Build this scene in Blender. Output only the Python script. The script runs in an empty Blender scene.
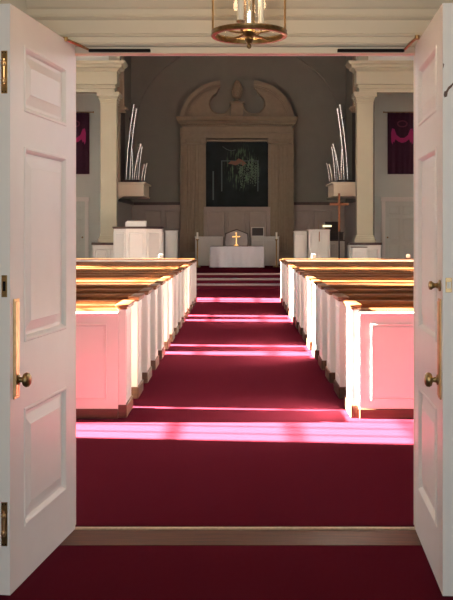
import bpy, bmesh, math, random
from mathutils import Vector, Matrix
random.seed(4)
PI = math.pi
R = math.radians
scene = bpy.context.scene
COL = scene.collection

# ------------------------------------------------------------------ camera
EYE = 1.488
FPX = 920.0
cam_d = bpy.data.cameras.new('camera')
cam = bpy.data.objects.new('camera', cam_d)
COL.objects.link(cam)
cam.location = (0, 0, EYE)
cam.rotation_euler = (PI / 2, 0, 0)
cam_d.sensor_fit = 'VERTICAL'
cam_d.sensor_height = 36.0
cam_d.lens = 36.0 * FPX / 600.0
cam_d.shift_x = -12.0 / 600
cam_d.shift_y = -67.0 / 600
cam_d.clip_start = 0.05
cam_d.clip_end = 200
scene.camera = cam

# ------------------------------------------------------------------ world, sun, daylight
SUN_EL, SUN_AZ = R(27.5), R(5.0)
w = bpy.data.worlds.new('sky')
scene.world = w
w.use_nodes = True
bg = w.node_tree.nodes['Background']
bg.inputs['Color'].default_value = (0.72, 0.86, 1.0, 1)
bg.inputs['Strength'].default_value = 1.0

sd = bpy.data.lights.new('sun', 'SUN')
sun = bpy.data.objects.new('sun', sd)
COL.objects.link(sun)
sd.energy = 640.0
sd.color = (1.0, 0.93, 0.80)
sd.angle = R(0.6)
sdir = Vector((math.cos(SUN_EL) * math.cos(SUN_AZ), -math.cos(SUN_EL) * math.sin(SUN_AZ), -math.sin(SUN_EL)))
sun.rotation_euler = sdir.to_track_quat('-Z', 'Y').to_euler()
sun.location = (-12, 12, 9)

WX = 6.6                    # nave half width
WIN_W, WIN_Z0, WIN_Z1 = 1.27, 1.35, 6.1
WIN_Y = [7.79, 12.21, 16.63, 21.05]

def area(name, loc, direction, sx, sy, e, col):
    d = bpy.data.lights.new(name, 'AREA')
    d.shape = 'RECTANGLE'
    d.size, d.size_y = sx, sy
    d.energy = e
    d.color = col
    o = bpy.data.objects.new(name, d)
    COL.objects.link(o)
    o.location = loc
    o.rotation_euler = Vector(direction).to_track_quat('-Z', 'Y').to_euler()
    return o
for wy in WIN_Y:
    for s in (-1, 1):  # right-hand lamps sit behind unseen windows added for fill
        area('window_daylight', (s * (WX + 0.28), wy, 3.7), (-s, 0, -0.15), 1.3, 4.6, 125, (0.86, 0.93, 1.0))
area('entrance_daylight', (0.0, -1.3, 1.2), (0, 1, 0.02), 2.2, 2.0, 38, (0.74, 0.90, 1.0))
area('vestibule_ceiling_lamp', (0.0, 0.2, 3.0), (0, .82, -.45), 0.6, 0.4, 30, (1.0, 0.84, 0.58))

vs = scene.view_settings
vs.view_transform = 'Standard'
vs.look = 'None'
vs.gamma = 1.0
vs.use_curve_mapping = False
vs.exposure = 0.0

# ------------------------------------------------------------------ materials
def mat(name, col, rough=0.5, metal=0.0, noise=0.0, nscale=20.0, bump=0.0, bscale=60.0, coat=0.0, spec=0.5, stretch=None, col2=None):
    m = bpy.data.materials.new(name)
    m.use_nodes = True
    nt = m.node_tree
    b = nt.nodes['Principled BSDF']
    b.inputs['Base Color'].default_value = (*col, 1)
    b.inputs['Roughness'].default_value = rough
    b.inputs['Metallic'].default_value = metal
    b.inputs['Specular IOR Level'].default_value = spec
    b.inputs['Coat Weight'].default_value = coat
    if noise or bump:
        tc = nt.nodes.new('ShaderNodeTexCoord')
        mp = nt.nodes.new('ShaderNodeMapping')
        nt.links.new(tc.outputs['Object'], mp.inputs['Vector'])
        if stretch:
            mp.inputs['Scale'].default_value = stretch
    if noise:
        n = nt.nodes.new('ShaderNodeTexNoise')
        n.inputs['Scale'].default_value = nscale
        n.inputs['Detail'].default_value = 5
        nt.links.new(mp.outputs['Vector'], n.inputs['Vector'])
        r = nt.nodes.new('ShaderNodeValToRGB')
        c2 = col2 if col2 else tuple(c * (1 - noise) for c in col)
        r.color_ramp.elements[0].position = 0.3
        r.color_ramp.elements[1].position = 0.7
        r.color_ramp.elements[0].color = (*c2, 1)
        r.color_ramp.elements[1].color = (*col, 1)
        nt.links.new(n.outputs['Fac'], r.inputs['Fac'])
        nt.links.new(r.outputs['Color'], b.inputs['Base Color'])
    if bump:
        n2 = nt.nodes.new('ShaderNodeTexNoise')
        n2.inputs['Scale'].default_value = bscale
        n2.inputs['Detail'].default_value = 4
        nt.links.new(mp.outputs['Vector'], n2.inputs['Vector'])
        bp = nt.nodes.new('ShaderNodeBump')
        bp.inputs['Strength'].default_value = bump
        bp.inputs['Distance'].default_value = 0.01
        nt.links.new(n2.outputs['Fac'], bp.inputs['Height'])
        nt.links.new(bp.outputs['Normal'], b.inputs['Normal'])
    return m

M = {}
M['door'] = mat('door_paint', (0.80, 0.78, 0.75), 0.38, noise=0.04, nscale=6, bump=0.03, bscale=25)
M['trim'] = mat('trim_paint', (0.64, 0.56, 0.43), 0.42, noise=0.03, nscale=5)
M['wallw'] = mat('wall_paint', (0.84, 0.83, 0.79), 0.7, noise=0.03, nscale=3)
M['pew'] = mat('pew_paint', (0.84, 0.82, 0.78), 0.42, noise=0.03, nscale=6)
M['pewwood'] = mat('pew_wood', (0.26, 0.095, 0.03), 0.28, noise=0.5, nscale=5, stretch=(0.6, 8, 8), coat=0.4)
M['basewood'] = mat('base_wood', (0.11, 0.042, 0.020), 0.4, noise=0.4, nscale=6, stretch=(1, 6, 6))
M['sillwood'] = mat('sill_wood', (0.085, 0.026, 0.010), 0.5, spec=0.2, noise=0.6, nscale=4, stretch=(1, 12, 6), bump=0.08, bscale=20)
M['carpet'] = mat('carpet', (0.088, 0.0098, 0.0190), 0.95, noise=0.35, nscale=260, bump=0.5, bscale=330, spec=0.0)
M['brass'] = mat('brass', (0.72, 0.46, 0.22), 0.36, metal=1.0, noise=0.3, nscale=30)
M['oldbrass'] = mat('aged_brass', (0.42, 0.28, 0.12), 0.35, metal=1.0, noise=0.5, nscale=40)
M['strip'] = mat('worn_strip', (0.50, 0.42, 0.30), 0.45, metal=0.5, noise=0.3, nscale=60)
M['nfloor'] = mat('floor_boards', (0.50, 0.34, 0.20), 0.5, noise=0.3, nscale=5, stretch=(1, 10, 1))
M['nosing'] = mat('step_nosing', (0.20, 0.15, 0.145), 0.6)
M['black'] = mat('black_metal', (0.008, 0.007, 0.007), 0.8, spec=0.15)
M['side'] = mat('side_wall_paint', (0.66, 0.71, 0.66), 0.8, noise=0.04, nscale=2)
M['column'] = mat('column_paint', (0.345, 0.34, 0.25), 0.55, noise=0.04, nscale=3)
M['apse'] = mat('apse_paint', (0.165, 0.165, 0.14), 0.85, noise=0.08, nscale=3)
M['surround'] = mat('surround_paint', (0.225, 0.185, 0.125), 0.6, noise=0.12, nscale=8)
M['wains'] = mat('wainscot_paint', (0.32, 0.28, 0.25), 0.6, noise=0.08, nscale=6)
M['rail'] = mat('dark_rail_wood', (0.05, 0.022, 0.015), 0.4, noise=0.4, nscale=8)
M['furn'] = mat('chancel_white', (0.62, 0.62, 0.58), 0.5, noise=0.04, nscale=6)
M['cloth'] = mat('white_cloth', (0.62, 0.62, 0.66), 0.9, bump=0.2, bscale=60)
M['pipe'] = mat('pipe_metal', (0.72, 0.70, 0.66), 0.22, metal=1.0)
M['banner'] = mat('banner_cloth', (0.050, 0.008, 0.030), 0.9, noise=0.25, nscale=30)
M['magenta'] = mat('banner_applique', (0.42, 0.03, 0.16), 0.9)
M['gold'] = mat('gold', (0.95, 0.70, 0.28), 0.25, metal=1.0)
M['crosswood'] = mat('cross_wood', (0.34, 0.13, 0.05), 0.5, noise=0.3, nscale=10)
M['dark'] = mat('dark_furniture', (0.03, 0.022, 0.02), 0.5)
M['board'] = mat('grey_board', (0.27, 0.25, 0.24), 0.7)
M['paper'] = mat('paper', (0.82, 0.80, 0.74), 0.8)
M['candle'] = mat('candle_sleeve', (0.86, 0.84, 0.74), 0.5)
M['ceil'] = mat('ceiling_paint', (0.80, 0.79, 0.75), 0.8)
M['vest'] = mat('vestibule_paint', (0.58, 0.46, 0.34), 0.8)
M['pale'] = mat('wardrobe_paint', (0.70, 0.69, 0.65), 0.5)

def glass_mat(name, gl=0.08, tint=(0.96, 0.97, 0.96)):
    m = bpy.data.materials.new(name)
    m.use_nodes = True
    nt = m.node_tree
    nt.nodes.clear()
    out = nt.nodes.new('ShaderNodeOutputMaterial')
    t = nt.nodes.new('ShaderNodeBsdfTransparent')
    t.inputs['Color'].default_value = (*tint, 1)
    g = nt.nodes.new('ShaderNodeBsdfGlossy')
    g.inputs['Roughness'].default_value = 0.03
    mx = nt.nodes.new('ShaderNodeMixShader')
    mx.inputs[0].default_value = gl
    nt.links.new(t.outputs[0], mx.inputs[1])
    nt.links.new(g.outputs[0], mx.inputs[2])
    nt.links.new(mx.outputs[0], out.inputs['Surface'])
    return m
M['glass'] = glass_mat('window_glass', 0.04)
M['lglass'] = glass_mat('lantern_glass', 0.10, (0.97, 0.95, 0.92))

def painting_mat():
    m = mat('dark_painting', (0.016, 0.024, 0.026), 0.7, spec=0.15, noise=0.5, nscale=2.2)
    nt = m.node_tree
    b = nt.nodes['Principled BSDF']
    tc = nt.nodes.new('ShaderNodeTexCoord')
    mp = nt.nodes.new('ShaderNodeMapping')
    mp.inputs['Scale'].default_value = (5.5, 1, 1.1)
    nt.links.new(tc.outputs['Object'], mp.inputs['Vector'])
    n = nt.nodes.new('ShaderNodeTexNoise')
    n.inputs['Scale'].default_value = 3.0
    n.inputs['Detail'].default_value = 8
    nt.links.new(mp.outputs['Vector'], n.inputs['Vector'])
    r = nt.nodes.new('ShaderNodeValToRGB')
    e = r.color_ramp.elements
    e[0].position, e[0].color = 0.50, (0, 0, 0, 1)
    e[1].position, e[1].color = 0.68, (1, 1, 1, 1)
    nt.links.new(n.outputs['Fac'], r.inputs['Fac'])
    # the loose foliage stands in an oval right of the middle
    sx = nt.nodes.new('ShaderNodeMapping')
    sx.inputs['Location'].default_value = (-0.25, 0, -0.25)
    sx.inputs['Scale'].default_value = (1.5, 0, 1.15)
    nt.links.new(tc.outputs['Object'], sx.inputs['Vector'])
    ln = nt.nodes.new('ShaderNodeVectorMath'); ln.operation = 'LENGTH'
    nt.links.new(sx.outputs['Vector'], ln.inputs[0])
    r2 = nt.nodes.new('ShaderNodeValToRGB')
    r2.color_ramp.elements[0].position, r2.color_ramp.elements[0].color = 0.55, (1, 1, 1, 1)
    r2.color_ramp.elements[1].position, r2.color_ramp.elements[1].color = 1.0, (0, 0, 0, 1)
    nt.links.new(ln.outputs['Value'], r2.inputs['Fac'])
    mu = nt.nodes.new('ShaderNodeMath'); mu.operation = 'MULTIPLY'
    nt.links.new(r.outputs['Color'], mu.inputs[0]); nt.links.new(r2.outputs['Color'], mu.inputs[1])
    mix = nt.nodes.new('ShaderNodeMix'); mix.data_type = 'RGBA'
    old = b.inputs['Base Color'].links[0].from_socket
    nt.links.new(mu.outputs[0], mix.inputs[0])
    nt.links.new(old, mix.inputs[6])
    mix.inputs[7].default_value = (0.10, 0.19, 0.11, 1)
    nt.links.new(mix.outputs[2], b.inputs['Base Color'])
    return m
M['painting'] = painting_mat()

# ------------------------------------------------------------------ mesh helpers
class MB:
    """collects shapes and links them as one mesh object"""
    def __init__(self): self.bm = bmesh.new()
    def box(self, x0, x1, y0, y1, z0, z1  , bev=0.0, seg=2):
        r = bmesh.ops.create_cube(self.bm, size=1.0)
        vs_ = r['verts']
        for v in vs_:
            v.co = Vector(((x0 + x1) / 2 + v.co.x * (x1 - x0), (y0 + y1) / 2 + v.co.y * (y1 - y0), (z0 + z1) / 2 + v.co.z * (z1 - z0)))
        if bev > 0:
            es = list({e for v in vs_ for e in v.link_edges})
            bmesh.ops.bevel(self.bm, geom=es, offset=bev, segments=seg, affect='EDGES', profile=0.5)
        return self
    def hexa(self, pts):
        """eight points: bottom loop of four, top loop of four"""
        v = [self.bm.verts.new(p) for p in pts]
        for f in ((3, 2, 1, 0), (4, 5, 6, 7), (0, 1, 5, 4), (1, 2, 6, 5), (2, 3, 7, 6), (3, 0, 4, 7)):
            self.bm.faces.new([v[i] for i in f])
        return self
    def loft(self, loops, cap=True, closed=True):
        rows = [[self.bm.verts.new(p) for p in lp] for lp in loops]
        n = len(rows[0])
        for a, b in zip(rows, rows[1:]):
            for i in range(n if closed else n - 1):
                j = (i + 1) % n
                self.bm.faces.new((a[i], a[j], b[j], b[i]))
        if cap and closed:
            self.bm.faces.new(list(reversed(rows[0])))
            self.bm.faces.new(rows[-1])
        return self
    def lathe(self, prof, c=(0, 0, 0), axis='Z', n=24, cap=True):
        loops = []
        for r_, h in prof:
            lp = []
            for k in range(n):
                a = 2 * PI * k / n
                u, v = r_ * math.cos(a), r_ * math.sin(a)
                if axis == 'Z': p = (c[0] + u, c[1] + v, c[2] + h)
                elif axis == 'X': p = (c[0] + h, c[1] + u, c[2] + v)
                else: p = (c[0] + v, c[1] + h, c[2] + u)
                lp.append(p)
            loops.append(lp)
        return self.loft(loops, cap)
    def tube(self, pts, r, n=8, closed=False):
        P = [Vector(p) for p in pts]
        rr = r if isinstance(r, (list, tuple)) else [r] * len(P)
        loops = []
        for i, p in enumerate(P):
            a = P[i - 1] if (i > 0 or closed) else P[i]
            b = P[(i + 1) % len(P)] if (i < len(P) - 1 or closed) else P[i]
            t = (b - a).normalized()
            up = Vector((0, 0, 1)) if abs(t.z) < 0.95 else Vector((0, 1, 0))
            s = t.cross(up).normalized(); u = s.cross(t)
            loops.append([p + s * rr[i] * math.cos(2 * PI * k / n) + u * rr[i] * math.sin(2 * PI * k / n) for k in range(n)])
        if closed:
            loops.append(loops[0]); return self.loft(loops, cap=False)
        return self.loft(loops)
    def prism(self, outline, y0, y1):
        """outline of (x, z) extruded along y"""
        a = [self.bm.verts.new((x, y0, z)) for x, z in outline]
        b = [self.bm.verts.new((x, y1, z)) for x, z in outline]
        n = len(a)
        f0 = self.bm.faces.new(a); f1 = self.bm.faces.new(list(reversed(b)))
        for i in range(n):
            j = (i + 1) % n
            self.bm.faces.new((a[j], a[i], b[i], b[j]))
        return self
    def prismx(self, outline, x0, x1):
        """outline of (y, z) extruded along x"""
        a = [self.bm.verts.new((x0, y, z)) for y, z in outline]
        b = [self.bm.verts.new((x1, y, z)) for y, z in outline]
        n = len(a)
        self.bm.faces.new(list(reversed(a))); self.bm.faces.new(b)
        for i in range(n):
            j = (i + 1) % n
            self.bm.faces.new((a[i], a[j], b[j], b[i]))
        return self
    def build(self, name, m, parent=None, smooth=False):
        bmesh.ops.recalc_face_normals(self.bm, faces=self.bm.faces)
        me = bpy.data.meshes.new(name)
        self.bm.to_mesh(me); self.bm.free()
        me.materials.append(m)
        o = bpy.data.objects.new(name, me)
        COL.objects.link(o)
        if parent is not None: o.parent = parent
        if smooth:
            for p in me.polygons: p.use_smooth = True
            try: me.set_sharp_from_angle(angle=R(40))
            except Exception: pass
        return o

def tag(o, label, cat, group=None):
    o['label'] = label; o['category'] = cat
    if group: o['group'] = group
    return o
def thing(name, label, cat, loc=(0, 0, 0), rz=0, group=None):
    o = bpy.data.objects.new(name, None); COL.objects.link(o)
    o.location = loc; o.rotation_euler = (0, 0, rz)
    o.empty_display_size = 0.2
    return tag(o, label, cat, group)
def struct(o, label=None, cat=None):
    o['kind'] = 'structure'
    if label: o['label'] = label
    if cat: o['category'] = cat
    return o
def copy_tree(o, parent=None):
    c = o.copy(); COL.objects.link(c)
    if parent is not None: c.parent = parent
    for ch in list(o.children): copy_tree(ch, c)
    return c
def raised(mb, x0, x1, z0, z1, y, d, out=0.012, fr=0.02, fld=0.045):
    """raised panel on a face at plane y, facing direction d (-1 faces the camera)"""
    def ring(i, h): return [(x0 + i, y + d * h, z0 + i), (x1 - i, y + d * h, z0 + i), (x1 - i, y + d * h, z1 - i), (x0 + i, y + d * h, z1 - i)]
    loops = [ring(0, -0.004), ring(0, out), ring(fr * .4, out * 1.25), ring(fr, out * 0.15), ring(fr + .012, out * .15), ring(fr + fld, out * 1.0)]
    mb.loft(loops, cap=False)
    v = [mb.bm.verts.new(p) for p in ring(fr + fld, out * 1.0)]
    mb.bm.faces.new(v)

# ------------------------------------------------------------------ the shell
YW0, YW1 = 4.60, 4.63      # vestibule side layer of the doorway wall
YN = 4.68                  # nave side of the wall
PY0_ = 7.52
YE = 32.0                  # far wall of the chancel
CH = 8.7
b = MB(); b.box(-WX - .2, WX + .2, YN, 24.09, -0.2, 0); b.box(-2.0, 2.0, 24.09, 24.4, -0.2, 0)
struct(b.build('floor', M['carpet']), 'dark red carpet of the aisle running up to the chancel steps', 'carpet')
for s in (-1, 1):
    b = MB(); x0, x1 = sorted((s * .98, s * WX)); b.box(x0, x1, PY0_, PY0_ + 13.0, 0, .004)  # boards hidden by the pews, added for a warm neutral bounce
    struct(b.build('floor', M['nfloor']), 'unseen wooden floor under the pews %s of the aisle, added for bounce light' % ('left' if s < 0 else 'right'), 'floor')
b = MB(); b.box(-WX, -.83, YN, YN + .02, 0, CH); b.box(.895, WX, YN, YN + .02, 0, CH); b.box(-.83, .895, YN, YN + .02, 2.392, CH)  # unseen white facing on the nave side, added to bounce neutral light
struct(b.build('wall_front', M['wallw']))
b = MB(); b.box(-1.9, 1.9, -1.5, 4.38, -0.2, 0)
struct(b.build('floor', M['carpet']), 'dark red carpet in front of the wooden door sill', 'carpet')
b = MB(); b.box(-1.9, 1.9, 4.38, 4.605, -0.2, 0.002)
struct(b.build('trim_1', M['sillwood']), 'brown wooden door sill between the two carpets', 'sill')
b = MB(); b.prismx([(4.612, -0.02), (4.612, .004), (4.618, .008), (4.636, .008), (4.645, .003), (4.645, -0.02)], -0.825, 0.89)
tag(b.build('threshold_strip', M['strip']), 'narrow brass threshold strip at far edge of the wooden sill', 'threshold strip')

b = MB()                    # nave layer of the doorway wall
for (x0, x1, z0, z1) in ((-WX, -0.83, -0.1, CH), (0.895, WX, -0.1, CH), (-0.83, 0.895, 2.392, CH)):
    b.box(x0, x1, YW1, YN, z0, z1)
for (x0, x1, z0, z1) in ((-1.9, -0.83, 0.0, 3.1), (0.895, 1.9, 0.0, 3.1), (-0.83, 0.895, 2.426, 3.1)):
    b.box(x0, x1, YW0, YW1, z0, z1)
struct(b.build('wall_front', M['trim']))
# moulded head casing
b = MB()
b.prismx([(YW0, 2.430), (4.590, 2.430), (4.588, 2.436), (4.592, 2.440), (4.592, 2.466), (4.584, 2.470), (4.580, 2.477), (4.584, 2.484), (4.584, 2.548), (4.576, 2.553), (4.568, 2.562),
          (4.572, 2.572), (4.572, 2.60), (4.560, 2.61), (4.545, 2.635), (4.540, 2.66), (YW0, 2.66)], -1.05, 1.08)
struct(b.build('trim_2', M['trim']))
b = MB()
b.box(-1.9, -1.05, 4.588, YW0, 0, .16, .004); b.box(1.08, 1.9, 4.588, YW0, 0, .16, .004)
struct(b.build('baseboard_front', M['trim']))
# vestibule
b = MB(); b.box(-2.0, -1.9, -1.5, YW0 + .2, -.1, 3.1); struct(b.build('wall_left', M['vest']))
b = MB(); b.box(1.9, 2.0, -1.5, YW0 + .2, -.1, 3.1); struct(b.build('wall_right', M['vest']))
b = MB(); b.box(-2.0, 2.0, -1.5, YW0 + .2, 3.1, 3.2); struct(b.build('ceiling', M['trim']))

def side_wall(s, name):
    x0, x1 = sorted((s * WX, s * (WX + .22)))
    b = MB()
    y = YW1
    for wy in WIN_Y:
        b.box(x0, x1, y, wy - WIN_W / 2, -.1, CH)
        b.box(x0, x1, wy - WIN_W / 2, wy + WIN_W / 2, -.1, WIN_Z0)
        b.box(x0, x1, wy - WIN_W / 2, wy + WIN_W / 2, WIN_Z1, CH)
        y = wy + WIN_W / 2
    b.box(x0, x1, y, 29.2, -.1, CH)
    struct(b.build(name, M['wallw']))
side_wall(-1, 'wall_left'); side_wall(1, 'wall_right')
wn = 0
for s in (-1, 1):  # right-hand windows are out of view, added for fill light
    for wy in WIN_Y:
        wn += 1
        xc = s * (WX + .11)
        y0, y1 = wy - WIN_W / 2, wy + WIN_W / 2
        b = MB()
        b.box(xc - .03, xc + .03, y0, y0 + .03, WIN_Z0, WIN_Z1); b.box(xc - .03, xc + .03, y1 - .03, y1, WIN_Z0, WIN_Z1)
        b.box(xc - .03, xc + .03, y0, y1, WIN_Z0, WIN_Z0 + .05); b.box(xc - .03, xc + .03, y0, y1, WIN_Z1 - .05, WIN_Z1)
        for k in range(1, 5):
            yy = y0 + WIN_W * k / 5
            b.box(xc - .012, xc + .012, yy - .012, yy + .012, WIN_Z0, WIN_Z1)
        nz = 10
        for k in range(1, nz):
            zz = WIN_Z0 + (WIN_Z1 - WIN_Z0) * k / nz
            b.box(xc - .014, xc + .014, y0, y1, zz - .016, zz + .016)
        wf = struct(b.build('window_%d' % wn, M['pew']))
        b = MB(); b.box(xc - .002, xc + .002, y0 + .03, y1 - .03, WIN_Z0 + .05, WIN_Z1 - .05)
        b.build('pane', M['glass'], wf)
        b = MB(); xi = s * WX
        b.box(min(xi, xi - s * .09), max(xi, xi - s * .09), y0 - .1, y1 + .1, WIN_Z0 - .04, WIN_Z0, .008)
        b.build('sill', M['pew'], wf)

b = MB(); b.box(-WX - .22, WX + .22, YW1, YE + .2, CH, CH + .2); struct(b.build('ceiling', M['ceil']))

# chancel platform and steps
PZ = 0.39
b = MB()
for k in range(3):
    b.box(-2.0, 2.0, 24.4 + .3 * k, 24.7 + .3 * k if k < 2 else YE + .1, -.2 if k == 0 else .13 * k, .13 * (k + 1), .012)
b.box(-WX, -2.0, 24.1, YE + .1, -.2, PZ); b.box(2.0, WX, 24.1, YE + .1, -.2, PZ)
b2 = b.build('floor', M['carpet']); struct(b2, 'red carpeted chancel platform behind the three pale step edges', 'platform')
for k in range(3):
    b = MB(); y = 24.4 + .3 * k; z = .13 * (k + 1)
    b.box(-2.0, 2.0, y - .028, y + .03, z - .04, z + .006, .008)
    tag(b.build('step_nosing', M['nosing']), ['lowest pale nosing strip on the chancel steps', 'middle pale nosing strip on the chancel steps', 'topmost pale nosing strip on the chancel steps'][k], 'step edge', 'pale nosings of the chancel steps')

# side bays, apse
YS, YC = 29.0, 26.0
for s, nm in ((-1, 'wall_left'), (1, 'wall_right')):
    b = MB(); x0, x1 = sorted((s * 3.74, s * WX))
    b.box(x0, x1, YS, YS + .15, PZ, CH)
    struct(b.build(nm, M['side']))
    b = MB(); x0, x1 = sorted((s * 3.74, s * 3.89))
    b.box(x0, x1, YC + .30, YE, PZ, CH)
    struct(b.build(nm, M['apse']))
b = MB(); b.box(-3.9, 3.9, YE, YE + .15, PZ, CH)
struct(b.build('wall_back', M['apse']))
# shallow arch band on the far wall
b = MB()
lo, li = [], []
for k in range(33):
    a = PI * k / 32
    lo.append((3.72 * math.cos(a), 5.3 + 3.0 * math.sin(a)))
    li.append((3.52 * math.cos(a), 5.3 + 2.8 * math.sin(a)))
for k in range(32):
    q = [lo[k], lo[k + 1], li[k + 1], li[k]]
    b.prism(q, YE - .10, YE + .01)
b.box(-3.72, -3.52, YE - .1, YE + .01, 2.6, 5.3); b.box(3.52, 3.72, YE - .1, YE + .01, 2.6, 5.3)
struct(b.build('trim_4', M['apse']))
# wainscot of the chancel
b = MB()
b.box(-3.74, 3.74, YE - .05, YE, PZ, 2.46)
for s in (-1, 1):
    x0, x1 = sorted((s * 3.69, s * 3.74)); b.box(x0, x1, YC + .6, YE - .05, PZ, 2.46)
for k in range(9):
    x = -3.3 + k * .735
    if abs(x + .33) < 1.9: continue
    for z0, z1 in ((.6, 1.45), (1.55, 2.3)):
        raised(b, x, x + .66, z0, z1, YE - .05, -1, .018, .03, .04)
struct(b.build('trim_5', M['wains']))
b = MB(); b.box(-3.68, 3.68, YE - .10, YE - .05, 2.46, 2.56, .01)
for s in (-1, 1):
    x0, x1 = sorted((s * 3.63, s * 3.74)); b.box(x0, x1, YC + .6, YE - .05, 2.46, 2.56, .01)
struct(b.build('trim_6', M['rail']))

# entablature and square columns
def entab(s):
    prof = [(0, 5.45), (-.02, 5.45), (-.02, 5.55), (-.05, 5.56), (-.05, 5.65), (-.10, 5.67), (-.10, 6.02), (-.13, 6.04), (-.16, 6.09), (-.24, 6.12), (-.26, 6.18), (-.33, 6.22), (-.36, 6.28), (0.2, 6.28), (0.2, 5.45)]
    # runs along x to the mitre, then back along y
    xi = -.05 + s * 3.46
    b = MB()
    A = [(s * (WX), YC - .1 + o, z) for o, z in prof]
    B = [(xi + s * o if True else 0, YC - .1 + o, z) for o, z in prof]
    C = [(xi + s * o, YC + .30, z) for o, z in prof]
    b.loft([A, B, C])
    return b
for s, nm, side in ((-1, 'trim_7', 'left'), (1, 'trim_8', 'right')):
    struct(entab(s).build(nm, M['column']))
for s in (-1, 1):
    side = 'left' if s < 0 else 'right'
    t = thing('column', 'tall cream square column on a panelled pedestal %s of the chancel' % side, 'column', (-.05 + s * 3.61, YC, PZ), 0, 'square columns of the chancel')
    z = lambda v: v - PZ
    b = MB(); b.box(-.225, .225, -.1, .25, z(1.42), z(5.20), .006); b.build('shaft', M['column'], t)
    b = MB()
    for (h, zz0, zz1) in ((.30, 1.22, 1.32), (.275, 1.32, 1.37), (.255, 1.37, 1.42)):
        b.box(-h, h, -.1 - (h - .235), .4, z(zz0), z(zz1), .008)
    b.build('base', M['column'], t)
    b = MB()
    for (h, zz0, zz1) in ((.24, 5.13, 5.155), (.245, 5.19, 5.27), (.275, 5.27, 5.33), (.32, 5.33, 5.452)):
        b.box(-h, h, -.1 - (h - .235), .4, z(zz0), z(zz1), .008)
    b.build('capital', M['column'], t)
    b = MB(); x0, x1 = sorted((s * -.46, s * .46)); b.box(x0, x1, -.24, .4, z(1.15), z(1.22), .01)
    b.build('pedestal_cap', M['rail'], t)
    b = MB(); x0, x1 = sorted((s * -.43, s * .43)); b.box(x0, x1, -.2, .4, 0, z(1.15))
    raised(b, x0 + .08, (x0 + x1) / 2 - .03, .12, z(1.05), -.2, -1, .012, .02, .03)
    raised(b, (x0 + x1) / 2 + .03, x1 - .08, .12, z(1.05), -.2, -1, .012, .02, .03)
    b.build('pedestal', M['furn'], t)
    # upper pilaster over the entablature
    b = MB(); x0, x1 = sorted((s * 3.35, s * 3.66)); b.box(x0, x1, YC - .05, YC + .3, 6.28, CH)
    struct(b.build('trim_%d' % (9 if s < 0 else 10), M['column']))
    # inner brown pilaster on the side of the chancel
    t = thing('pilaster', 'narrow brown pilaster behind the %s cream column beside the organ pipes' % side, 'pilaster', (s * 3.735, YC + .85, PZ), 0, 'brown pilasters beside the organ pipes')
    b = MB(); x0, x1 = sorted((-s * .005, -s * .40)); b.box(x0, x1, -.12, .12, 4.72, 6.6, .008); x0, x1 = sorted((-s * .005, -s * .28)); b.box(x0, x1, -.12, .12, 2.6, 4.62, .008); b.build('shaft', M['surround'], t)
    b = MB()
    x1b = -s * .44
    xq = -s * .005; b.box(min(xq, x1b), max(xq, x1b), -.16, .16, 4.62, 4.70, .008); b.box(min(xq, x1b * 1.15), max(xq, x1b * 1.15), -.19, .19, 4.70, 4.76, .008); b.build('capital', M['surround'], t)

# upper wall above the side entablature
for s, nm in ((-1, 'wall_left'), (1, 'wall_right')):
    b = MB(); x0, x1 = sorted((s * 3.60, s * WX)); b.box(x0, x1, YC + .1, YC + .25, 6.28, CH)
    struct(b.build(nm, M['side']))

# side bay doors
for i, s in enumerate((-1, 1)):
    xe = s * 4.72 if s < 0 else s * 4.5
    x0, x1 = sorted((xe, xe + s * 1.25))
    b = MB()
    b.box(x0, x0 + .12, YS - .05, YS, PZ, 2.60, .008); b.box(x1 - .12, x1, YS - .05, YS, PZ, 2.60, .008)
    b.box(x0 - .02, x1 + .02, YS - .06, YS, 2.48, 2.62, .01)
    d = struct(b.build('door_%d' % (3 + i), M['ceil']), 'closed panelled side door below the purple banner at %s of chancel' % ('left' if s < 0 else 'right'), 'door')
    b = MB(); b.box(x0 + .12, x1 - .12, YS - .02, YS, PZ, 2.48)
    xm = (x0 + x1) / 2
    for (a, c) in ((x0 + .2, xm - .05), (xm + .05, x1 - .2)):
        for (z0, z1) in ((.55, 1.15), (1.25, 1.95), (2.05, 2.35)):
            raised(b, a, c, z0, z1, YS - .02, -1, .012, .02, .03)
    b.build('door_leaf', M['side'], d)
    b = MB(); xk = x1 - .19 if s < 0 else x0 + .19
    b.lathe([(.005, -.07), (.022, -.065), (.028, -.05), (.02, -.035), (.01, -.03), (.01, 0)], (xk, YS - .02, 1.35), 'Y', 12)
    b.build('knob', M['oldbrass'], d, True)

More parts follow.
